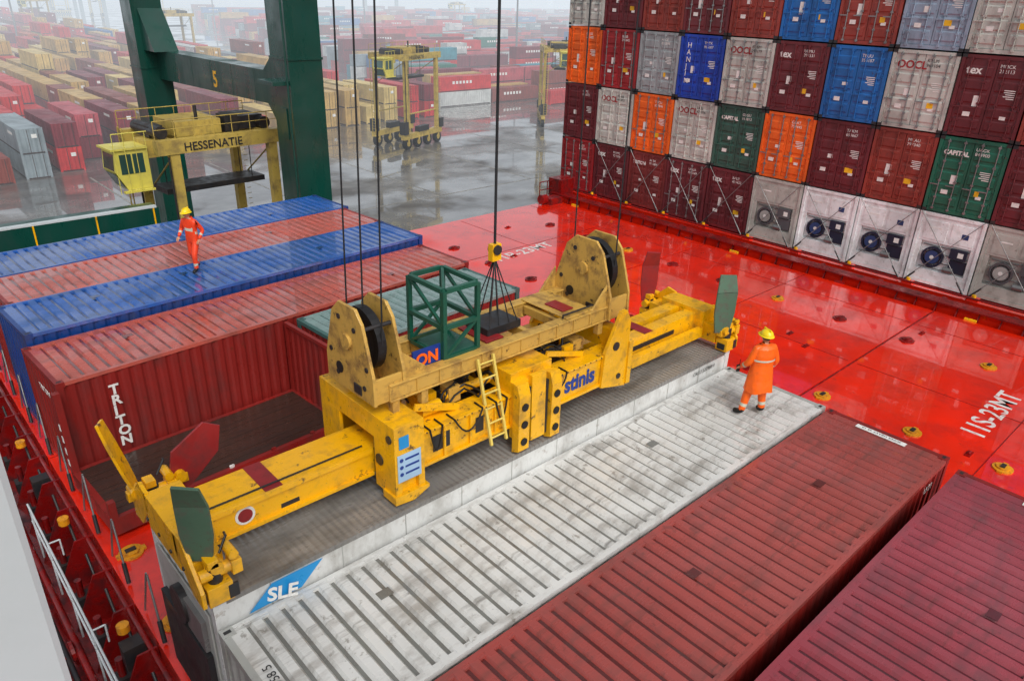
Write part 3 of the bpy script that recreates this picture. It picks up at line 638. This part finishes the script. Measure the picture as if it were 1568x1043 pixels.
# ------------------------------------------------------------------ straddle carriers
def carrier_mesh(L=9.0,W=4.8,H=12.0,cw=1.0):
    b=MB();h=L/2;w2=W/2
    for s in (-1,1):
        y=s*w2
        b.box(-h,h,y-.3,y+.3,1.3,2.0,0)
        for i in range(4):
            x=-h+.9+i*(L-1.8)/3
            b.cyl((x,y-.25,.75),(x,y+.25,.75),.75,1,20); b.cyl((x,y-.28,.75),(x,y+.28,.75),.35,0,14); b.box(x-.15,x+.15,y-.36,y-.28,.7,1.5,0);b.box(x-.15,x+.15,y+.28,y+.36,.7,1.5,0)
        for x in (-h+.9,h-.9): b.box(x-.25,x+.25,y-.22,y+.22,2.0,H-.9,0)
        b.box(-h,h,y-.28,y+.28,H-.9,H-.15,0)
        b.box(-h+1.15,h-1.15,y-.08,y+.08,4.4,4.55,0)
        b.box(-h-.1,-h+.7,y-.5,y+.45,2.0,3.6,2); b.box(h-.6,h+.3,y-.4,y+.4,2.0,3.2,2); b.box(-1.2,1.2,y-.35,y+.35,2.0,2.7,2)
        for k in range(22): b.box(h-.55,h-.5+.2,y-.35,y-.31,2.6+k*.35,2.63+k*.35,0)
        b.tube([(-h+.5,y-.3,3),(-h+.5,y-.3,H-1)],.06,2,6)
    for x in (-h+.9,-1,1.2,h-.9): b.box(x-.3,x+.3,-w2+.28,w2-.28,H-.8,H-.25,0)
    b.box(-2.2,.4,-1.4,1.4,H-.24,H+.55,0); b.box(1.6,3.2,-1.0,1.2,H-.24,H+.5,2); b.box(-h+.4,-2.6,-.7,1.2,H-.24,H+.35,2)
    b.cyl((-.8,-1.0,H+.55),(-.8,-1.0,H+1.3),.1,2,8); b.box(.6,1.4,-1.5,-.5,H-.24,H+.7,2)
    for x in (-3.1,3.0): b.cyl((x,-1.6,H+.1),(x,1.6,H+.1),.35,2,14)
    for y in (-w2-.1,w2+.1):
        b.tube([(-h,y,H+.85),(h,y,H+.85)],.03,0,6); b.tube([(-h,y,H+.4),(h,y,H+.4)],.02,0,6)
        for i in range(8): b.cyl((-h+i*L/7,y,H-.2),(-h+i*L/7,y,H+.85),.025,0,6)
    b.box(-3,3,-.9,.9,H-3.4,H-3.1,2)
    for x in (-2.3,2.3):
        for y in (-.7,.7): b.cyl((x,y,H-3.1),(x,y,H-.8),.03,2,6)
    b.tube([(-h+.9,-w2,H-1),(-h+.9,w2,H-4)],.05,0,6); b.tube([(h-.9,-w2,H-1),(h-.9,w2,H-4)],.05,0,6)
    b.tube([(-h-.1,w2,2),(-h-.1,w2,H)],.04,0,6);b.tube([(-h-.1,w2-.5,2),(-h-.1,w2-.5,H)],.04,0,6)
    for k in range(28): b.cyl((-h-.1,w2,2+k*.35),(-h-.1,w2-.5,2+k*.35),.02,0,5)
    x1=-h-.1;x0=x1-2.1*cw;y0,y1,z0,z1=-1.4,.3,H-2.7,H-.6
    b.prism([(x0+.5,z0),(x1,z0),(x1,z1),(x0+.1,z1),(x0,z0+1.0)],'y',y0,y1,3)
    b.box(x0+.3,x1-.25,y0-.02,y0-.004,z0+.85,z1-.22,4); b.box(x0+.9,x0+.97,y0-.035,y0-.02,z0+.85,z1-.22,3)
    b.add([(x0-.01,y0+.15,z0+1.05),(x0-.01,y1-.15,z0+1.05),(x0+.075,y1-.15,z1-.2),(x0+.075,y0+.15,z1-.2)],[(0,1,2,3)],4)
    b.add([(x0+.43,y0+.15,z0+.08),(x0+.43,y1-.15,z0+.08),(x0+.02,y1-.15,z0+.88),(x0+.02,y0+.15,z0+.88)],[(0,1,2,3)],4)
    b.box(x0-.1,x1,y0-.1,y1+.1,z1,z1+.1,3); b.box(x0+.2,x1,y0-.3,y0-.04,z0-.1,z0,3)
    b.tube([(x0,y0-.3,z1+.9),(x1,y0-.3,z1+.9)],.03,3,6)
    for i in range(4): b.cyl((x0+i*.65*cw,y0-.3,z0-.1),(x0+i*.65*cw,y0-.3,z1+.9),.02,3,6)
    b.box(x1,-h+.6,y0+.2,y1,H-1.2,H-.3,0)
    return b
SCM=carrier_mesh()
sc0=SCM.obj('straddle_carrier',[M_carr,M_black,M_dark,M_cabin,M_glass],loc=(45.8,81.2,-9),rz=math.radians(20))
CM2=carrier_mesh(L=7.6,W=4.6,H=12.0,cw=.85)
sc1=CM2.obj('straddle_carrier',[M_carr,M_black,M_dark,M_cabin,M_glass],loc=(2.1,38.9,-9),rz=math.radians(4))
text('HESSENATIE','side_lettering',.62,F((-2.4,-2.6,11.22),(1,0,0),(0,0,1)),M_dark,sc1,bold=.01)
text('HESSENATIE','side_lettering',.62,F((-3.0,-2.7,11.22),(1,0,0),(0,0,1)),M_dark,sc0,bold=.01)
for (px_,py_,rz) in ((62,52,30),(275,95,10),(150,32,80),(240,25,10),(850,190,50),(95,22,0),(700,40,0)):
    p=onp(px_,py_,2,-9)
    o=bpy.data.objects.new('straddle_carrier',sc0.data);COL.objects.link(o);o.location=p;o.rotation_euler=(0,0,math.radians(rz))
# ------------------------------------------------------------------ container yard
yc={'r':'#c42a2c','m':'#7c2532','t':'#c29f5c','t2':'#d2b873','b':'#2f66a2','g':'#8a979d','w':'#c6c9c7','o':'#c2602f','gn':'#2e7464','br':'#863d32','tl':'#4290a0','pk':'#ba505a'}
yk=list(yc);ym=[mat('yard_'+k,v,.42,dirt=.4,dcol=tuple(c*.45 for c in lin(v)[:3]),dscale=.5,var=.22,wave=((1,1,0),2.2,.7,.05)) for k,v in yc.items()]
ym+= [M_white,mat('yard_frame','#3a2a28',.6)]
def yard(name,gen):
    b=MB()
    for (x,y,z,lx,ly,ci,mk) in gen:
        H=2.6
        b.box(x,x+lx,y,y+ly,z,z+H-.04,ci)
        for (xx,yy) in ((x,y),(x+lx-.15,y),(x,y+ly-.15),(x+lx-.15,y+ly-.15)):
            b.box(xx-.03,xx+.18,yy-.03,yy+.18,z,z+H,ci)
        if lx<ly:
            for k in range(4): b.box(x+.45+k*.5,x+.5+k*.5,y-.05,y-.0,z+.1,z+H-.1,len(yk)+1 if k%2 else ci)
            b.box(x-.02,x,y+.2,y+ly-.2,z+H-.2,z+H-.06,ci); b.box(x-.02,x,y+.2,y+ly-.2,z+.04,z+.2,len(yk)+1)
            b.box(x+.2,x+lx-.2,y-.03,y,z+.02,z+.14,len(yk)+1)
            if mk: 
                b.box(x-.02,x-.01,y+2,y+4.2,z+1.7,z+2.0,len(yk)); b.box(x+1.3,x+1.8,y-.06,y-.05,z+1.6,z+2.0,len(yk))
        else:
            if mk:
                for k in range(6): b.box(x+3+k*.8,x+3.5+k*.8,y-.02,y-.01,z+1.3,z+1.8,len(yk))
            b.box(x+.2,x+lx-.2,y-.02,y,z+.04,z+.18,len(yk)+1)
    return b.obj(name,ym,fix=False)
rnd=random.Random(11)
def pick(ws): return rnd.choices([yk.index(k) for k,_ in ws],[v for _,v in ws])[0]
wA=[('r',7),('m',6),('br',3),('pk',1.5),('b',1),('g',.8),('t',1.5)]
wL=[('r',5),('m',4),('t',4.5),('t2',3),('b',1),('g',.8),('br',3),('w',.5),('pk',1.5),('o',.4)]
wT=[('t',8),('t2',5),('m',2),('br',2),('r',1.5)]
wR=[('r',5),('m',4.5),('g',2),('w',1.6),('b',2),('tl',1.6),('gn',1.2),('br',3),('pk',3),('t',1.5)]
def genL():
    i=0
    x=-60
    while x<62:
        yf=86+ (x+2)*.3 if x<20 else 98
        if 8<x<20: yf=94
        y=yf+rnd.uniform(-.6,.6)
        runc=None
        while y<420:
            L=12.2 if rnd.random()<.8 else 6.1
            ws=wA if (x<9 and y<180) else (wT if (9<=x<50 and y<190) else wL)
            if rnd.random()<.95:
                if runc is None or rnd.random()<.5: runc=pick(ws)
                n=rnd.choices([1,2,3],[3,5,1 if y>130 else .2])[0]
                if y<100: n=rnd.choice([1,2,2])
                if 40<x<47 and y<120: n=2;runc=yk.index('t')
                for k in range(n):
                    ci=runc if rnd.random()<.6 else pick(ws)
                    yield (x,y,-9+2.6*k,2.44,L,ci,rnd.random()<.4)
            y+=L+.35
        x+=3.7 if i%6 else 4.2
        i+=1
yard('container_yard',genL())
def genR():
    r=0;y=98
    while y<460:
        x0=72+(y-98)*.25 if y>104 else 84
        x=x0-rnd.uniform(0,4)
        if y<103: x=84
        runc=None
        while x<x0+90+(y-98)*1.0:
            L=12.2 if rnd.random()<.75 else 6.1
            if rnd.random()<.92:
                if runc is None or rnd.random()<.6: runc=pick(wR)
                n=rnd.choices([1,2,3],[3,6,1])[0]
                for k in range(n):
                    yield (x,y,-9+2.6*k,L,2.44,runc if rnd.random()<.5 else pick(wR),rnd.random()<.6)
            x+=L+.4
        y+=3.9 if r%8 else 8
        r+=1
yard('container_yard',genR())
for (px_,py_) in ((790,100),(30,70),(330,45),(560,60)):
    p=onp(px_,py_,2,-9);b=MB();b.cyl((0,0,0),(0,0,30),.35,0,10,r1=.15);b.box(-1.5,1.5,-.3,.3,29.5,30.2,0)
    b.obj('light_mast',[M_rod],loc=p)
b=MB()
rs=random.Random(3)
for i in range(30):
    x=-300+i*60;y=900+rs.uniform(-40,80);b.box(x,x+rs.uniform(30,55),y,y+30,-9,rs.uniform(-2,9),0)
b.obj('distant_warehouses',[M_conc])
for (x,y,rz) in ((60,520,.3),(130,560,.5),(330,520,.9),(-20,480,.1)):
    b=MB()
    for sx in (-9,9):
        for sy in (-12,12): b.beam((sx,sy,0),(sx,sy,34),1.6,1.6,0)
        b.beam((sx,-12,12),(sx,12,12),1.4,1.8,0); b.beam((sx,-12,34),(sx,12,34),1.4,2,0); b.beam((sx,-12,12),(sx,12,33),.8,.8,0)
    b.beam((0,-60,36),(0,26,36),3,2.4,0); b.beam((0,-2,36),(0,-2,58),1.2,1.2,0); b.beam((0,-2,58),(0,-55,37),.6,.6,0); b.beam((0,-2,58),(0,25,37),.6,.6,0); b.box(-4,4,14,24,37.5,42,0)
    b.obj('harbour_crane',[M_green],loc=(x,y,-9),rz=rz)
# mist : distant rain haze, emission added to stand in for scattered daylight
b=MB();b.box(-900,1900,60,1900,-8.98,45,0)
o=b.obj('glowing_mist',[]);m=bpy.data.materials.new('glowing_mist');m.use_nodes=True;n=m.node_tree;n.nodes.clear()
DEN=.0028
v=n.nodes.new('ShaderNodeVolumeAbsorption');v.inputs['Color'].default_value=(0,0,0,1);v.inputs['Density'].default_value=DEN
e=n.nodes.new('ShaderNodeEmission');e.inputs['Color'].default_value=(.78,.85,.92,1);e.inputs['Strength'].default_value=DEN
ad=n.nodes.new('ShaderNodeAddShader');n.links.new(v.outputs[0],ad.inputs[0]);n.links.new(e.outputs[0],ad.inputs[1])
oo=n.nodes.new('ShaderNodeOutputMaterial');n.links.new(ad.outputs[0],oo.inputs['Volume']);o.data.materials.append(m)
# ------------------------------------------------------------------ left walkway, railing, superstructure
b=MB()
b.box(-19,XE-.03,-13.5,24,-2.6,-1.3,0)
for i in range(26):
    y=-10+i*1.3
    b.prism([(-13.35,-1.3),(XE-.01,-1.3),(XE-.01,-.15),(-12.85,-.15)],'y',y,y+.04,0)
    b.box(-13.2,-12.9,y+.5,y+.8,-1.3,-1.0,1); b.cyl((-13.05,y+.65,-1.0),(-13.05,y+.65,-.6),.07,0,10)
    b.cyl((-13.9,y+.3,-1.3),(-13.9,y+.3,-.95),.12,0,10); b.cyl((-13.9,y+.3,-.95),(-13.9,y+.3,-.9),.17,0,12)
    b.cyl((-12.75,y+.2,-.9),(-12.75,y+.9,-.25),.03,1,6)
    if i%3==0: b.box(-14.5,-14.1,y,y+.7,-1.3,-.7,0); b.cyl((-12.85,y+.7,-.1),(-12.85,y+.7,.05),.11,2,14)
    if i%4==1: b.ring((-13.6,y+.4,-.9),.2,.14,.03,0,14)
    if i%5==2: b.box(-13.0,-12.6,y+.3,y+.6,-.68,-.2,1); b.box(-14.0,-13.6,y,y+.5,-1.3,-.6,1)
b.tube([(-13.5,-9,-.85),(-13.5,24,-.85)],.07,0); b.tube([(-13.7,-9,-.95),(-13.7,24,-.95)],.05,1); b.tube([(-14.1,-9,-1.1),(-14.1,24,-1.1)],.11,0)
b.tube([(XE-.1,-9,-.2),(XE-.1,24,-.2)],.05,0); b.box(XE-.22,XE-.02,-13,24,-.75,-.68,0)
b.box(-14.9,-14.6,-9,24,-1.3,-.5,0); b.box(-14.4,-14.36,-9,24,-1.3,-.9,1)
b.obj('cross_deck_walkway',[mat('walkway_red','#7c100f',.3,dirt=.9,dcol=(.05,.006,.008),dscale=2.5,var=.3,rvar=.2,wet=.8,wscale=1.5),M_dark,M_sock])
b=MB()
xr=-13.3
for i in range(8):
    y=.5+i*1.5
    b.cyl((xr,y,-1.3),(xr,y,.05),.022,0,8)
    if i%2==0: b.tube([(xr,y,.05),(xr+.22,y,.05),(xr+.22,y,-.35)],.018,0,8)
for z in (.05,-.4): b.tube([(xr,-3,z),(xr,11.2,z)],.022,0,8)
b.obj('guard_rail',[M_super])
d=ray(62,866);d2=Vector((d.x,d.y)).normalized()
e=Vector(cp[:2])+d2*2.3
lft=Vector((-d2.y,d2.x))
b=MB();p0=e;p1=e+lft*2.2-d2*.3;p2=p1+d2*3;p3=e+d2*.35+lft*.15
b.prism([tuple(p0),tuple(p1),tuple(p2),tuple(p3)],'z',-2.5,12,0)
b.obj('ship_superstructure',[M_super],bevel=.03)
# ------------------------------------------------------------------ people
def seg_dist(p,a,b_):
    ab=b_-a;t=max(0,min(1,(p-a).dot(ab)/max(ab.length_squared,1e-9)));return (p-(a+ab*t)).length
def person(name,loc,rz,J,msuit,coat=False,scale=1.0):
    P=empty(name,loc,rz);P.scale=(scale,)*3
    pts={};order=[];
    def add(n,co,r): pts[n]=(Vector(co),r);order.append(n)
    for n,(co,r) in J.items(): add(n,co,r)
    edges=[('pelvis','spine','s'),('spine','chest','s'),('chest','neck','s'),('neck','headb','k')]
    for s in 'LR':
        edges+=[('chest','sh'+s,'s'),('sh'+s,'el'+s,'s'),('el'+s,'wr'+s,'s'),('pelvis','hip'+s,'s'),('hip'+s,'kn'+s,'s'),('kn'+s,'an'+s,'s'),('an'+s,'toe'+s,'b')]
    me=bpy.data.meshes.new('body')
    me.from_pydata([pts[n][0] for n in order],[(order.index(a),order.index(c)) for a,c,_ in edges],[])
    o=bpy.data.objects.new('body',me);COL.objects.link(o)
    md=o.modifiers.new('skin','SKIN');md.use_smooth_shade=True
    for i,n in enumerate(order):
        r=pts[n][1];r=r if isinstance(r,tuple) else (r,r)
        me.skin_vertices[0].data[i].radius=r
        me.skin_vertices[0].data[i].use_root=(n=='pelvis')
    sb=o.modifiers.new('sub','SUBSURF');sb.levels=2;sb.render_levels=2
    dg=bpy.context.evaluated_depsgraph_get();ev=o.evaluated_get(dg);nm=bpy.data.meshes.new_from_object(ev)
    bpy.data.objects.remove(o)
    for m in (msuit,M_skin,M_black,M_refl): nm.materials.append(m)
    for p in nm.polygons:
        c=p.center;best=min(edges,key=lambda e:seg_dist(c,pts[e[0]][0],pts[e[1]][0]))
        mi={'s':0,'k':1,'b':2}[best[2]]
        if mi==0 and best[0][:2]=='kn':
            a=pts[best[0]][0];q=pts[best[1]][0];u=(c-a).dot(q-a)/(q-a).length_squared
            if .55<u<.72: mi=3
            if u>.9: mi=2
        if mi==0 and best[0][:2]=='el':
            a=pts[best[0]][0];q=pts[best[1]][0];u=(c-a).dot(q-a)/(q-a).length_squared
            if .35<u<.55: mi=3
        if mi==0 and best[0]=='spine' and .2<(c.z-pts['spine'][0].z)/.23<.5: mi=3
        p.material_index=mi;p.use_smooth=True
    bo=bpy.data.objects.new('body',nm);COL.objects.link(bo);bo.parent=P
    for s in 'LR':
        w=pts['wr'+s][0];e=pts['el'+s][0];d=(w-e).normalized()
        side=Vector((1,0,0)) if abs(d.x)<.8 else Vector((0,1,0)); up=d.cross(side).normalized();side=up.cross(d).normalized()
        vs=[w,w+d*.05,w+d*.09];ed=[(0,1),(1,2)];rad=[(.026,.026),(.04,.024),(.042,.02)]
        for k in range(4):
            base=w+d*.095+side*(-.03+.02*k);l=(.06,.075,.07,.055)[k];i0=len(vs)
            vs+=[base,base+d*l*.5+up*.008,base+d*l*.8+up*.03];ed+=[(2,i0),(i0,i0+1),(i0+1,i0+2)];rad+=[(.010,.010),(.009,.009),(.008,.008)]
        i0=len(vs);vs+=[w+d*.045-side*.04,w+d*.08-side*.06+up*.015];ed+=[(1,i0),(i0,i0+1)];rad+=[(.012,.012),(.009,.009)]
        hm=bpy.data.meshes.new('hand');hm.from_pydata(vs,ed,[]);ho=bpy.data.objects.new('hand',hm);COL.objects.link(ho);ho.parent=P
        k=ho.modifiers.new('skin','SKIN');k.use_smooth_shade=True
        for i,r in enumerate(rad): hm.skin_vertices[0].data[i].radius=r
        hm.skin_vertices[0].data[0].use_root=True
        ho.modifiers.new('sub','SUBSURF').levels=1; hm.materials.append(M_skin)
    hb=pts['headb'][0]
    bm=bmesh.new();bmesh.ops.create_uvsphere(bm,u_segments=24,v_segments=18,radius=1)
    for v in bm.verts:
        x,y,z=v.co
        f=1-.22*max(0,-z); n=Vector((x*.076*f,y*.095*(1-.1*max(0,-z)),z*.118))
        if y>.8 and abs(x)<.25 and -.35<z<.15: n.y+=.022
        if y>.6 and .2<abs(x)<.5 and .0<z<.25: n.y-=.008
        if abs(x)>.93 and abs(z)<.3 : n.x*=1.13
        v.co=n
    for f in bm.faces: f.smooth=True; c=f.calc_center_median(); f.material_index=1 if (c.y<-.01 and c.z>-.04) or c.z>.055 else 0
    hm=bpy.data.meshes.new('head');bm.to_mesh(hm);bm.free();hm.materials.append(M_skin);hm.materials.append(M_hair)
    ho=bpy.data.objects.new('head',hm);COL.objects.link(ho);ho.parent=P;ho.location=hb+Vector((0,.015,.085))
    b=MB()
    n=20
    for i in range(6):
        a0=i*math.pi/2/6;a1=(i+1)*math.pi/2/6
        vs=[]
        for a in (a0,a1):
            for k in range(n):
                t=2*math.pi*k/n;vs.append((math.cos(t)*math.cos(a)*.118,math.sin(t)*math.cos(a)*.14,math.sin(a)*.12))
        b.add(vs,[(k,(k+1)%n,n+(k+1)%n,n+k) for k in range(n)],0,True)
    vs=[]
    for rr,zz in ((1,0),(1.12,-.012),(1.12,-.002),(1,.012)):
        for k in range(n):
            t=2*math.pi*k/n;fy=1.25 if math.sin(t)>.3 and rr>1 else 1
            vs.append((math.cos(t)*.118*rr,math.sin(t)*.14*rr*fy,zz))
    for j in range(3): b.add(vs,[(j*n+k,j*n+(k+1)%n,(j+1)*n+(k+1)%n,(j+1)*n+k) for k in range(n)],0,True)
    b.box(-.012,.012,-.1,.1,.10,.128,0)
    b.obj('hard_hat',[M_helmet],P,loc=hb+Vector((0,.015,.12)))
    b=MB();b.cyl((0,-.0,hb.z-.12),(0,.0,hb.z-.02),.105,0,16,r1=.075,cap=False);b.obj('collar',[msuit],P)
    if coat:
        b=MB();n=28;rings=[(1.50,.13,.10,.0),(1.44,.235,.14,0),(1.3,.24,.16,0),(1.1,.215,.16,0),(.95,.235,.18,0),(.8,.255,.2,-.0),(.66,.275,.22,-.01),(.56,.285,.23,-.01)]
        vs=[]
        for z,rx,ry,oy in rings:
            for k in range(n):
                t=2*math.pi*k/n;w_=1+.06*math.sin(5*t)*max(0,(1.1-z))/.6+.02*math.sin(9*t+z*8)
                vs.append((math.cos(t)*rx*w_,math.sin(t)*ry*w_+oy,z+(.02*math.sin(3*t) if z<.6 else 0)))
        for j in range(len(rings)-1):
            b.add([vs[j*n+k] for k in range(n)]+[vs[(j+1)*n+k] for k in range(n)],[(k,n+k,n+(k+1)%n,(k+1)%n) for k in range(n)],0,True)
        b.obj('coat',[msuit,M_refl],P)
        b=MB()
        for z,rx,ry in ((1.2,.238,.172),):
            for k in range(n):
                t0=2*math.pi*k/n;t1=2*math.pi*(k+1)/n
                b.add([(math.cos(t0)*rx,math.sin(t0)*ry,z),(math.cos(t1)*rx,math.sin(t1)*ry,z),(math.cos(t1)*rx,math.sin(t1)*ry,z+.035),(math.cos(t0)*rx,math.sin(t0)*ry,z+.035)],[(0,1,2,3)],0,True)
        b.obj('coat_band',[M_refl],P)
    return P
J1={'pelvis':((0,0,.93),(.15,.12)),'spine':((0,0,1.15),(.15,.115)),'chest':((0,-.01,1.36),(.17,.125)),'neck':((0,.0,1.5),(.06,.06)),'headb':((0,.01,1.56),(.055,.055)),
'shL':((-.19,0,1.42),.08),'elL':((-.29,.02,1.14),.07),'wrL':((-.31,.2,.98),.05),'shR':((.19,0,1.42),.08),'elR':((.29,-.02,1.13),.07),'wrR':((.29,.12,.92),.05),
'hipL':((-.1,0,.86),.105),'knL':((-.19,.03,.48),.09),'anL':((-.29,.0,.1),.068),'toeL':((-.35,.17,.05),.05),
'hipR':((.1,0,.86),.105),'knR':((.13,.02,.48),.09),'anR':((.15,-.03,.1),.068),'toeR':((.19,.15,.05),.05)}
m1=person('dock_worker',(-1.5,.9,2.59),math.radians(-25),J1,M_orange,coat=True,scale=1.08)
b=MB();b.box(-.35,-.29,.25,.29,.84,.98,0);b.cyl((-.30,.27,.98),(-.30,.27,1.1),.007,0,6);b.obj('radio_handset',[M_black],m1)
J2={'pelvis':((0,0,.93),(.145,.115)),'spine':((0,.01,1.15),(.15,.11)),'chest':((0,.03,1.36),(.17,.125)),'neck':((0,.05,1.5),(.06,.06)),'headb':((0,.07,1.56),(.055,.055)),
'shL':((-.19,.03,1.42),.075),'elL':((-.3,-.1,1.16),.06),'wrL':((-.27,.06,.95),.042),'shR':((.19,.03,1.42),.075),'elR':((.31,.0,1.16),.06),'wrR':((.27,.2,1.0),.042),
'hipL':((-.1,0,.86),.105),'knL':((-.13,.18,.5),.08),'anL':((-.12,.16,.1),.058),'toeL':((-.13,.33,.05),.048),
'hipR':((.1,0,.86),.105),'knR':((.12,-.02,.48),.08),'anR':((.12,-.22,.1),.058),'toeR':((.13,-.06,.05),.048)}
m2=person('dock_worker',(-7.35,15.75,2.86),math.radians(120),J2,M_orred,scale=1.05)
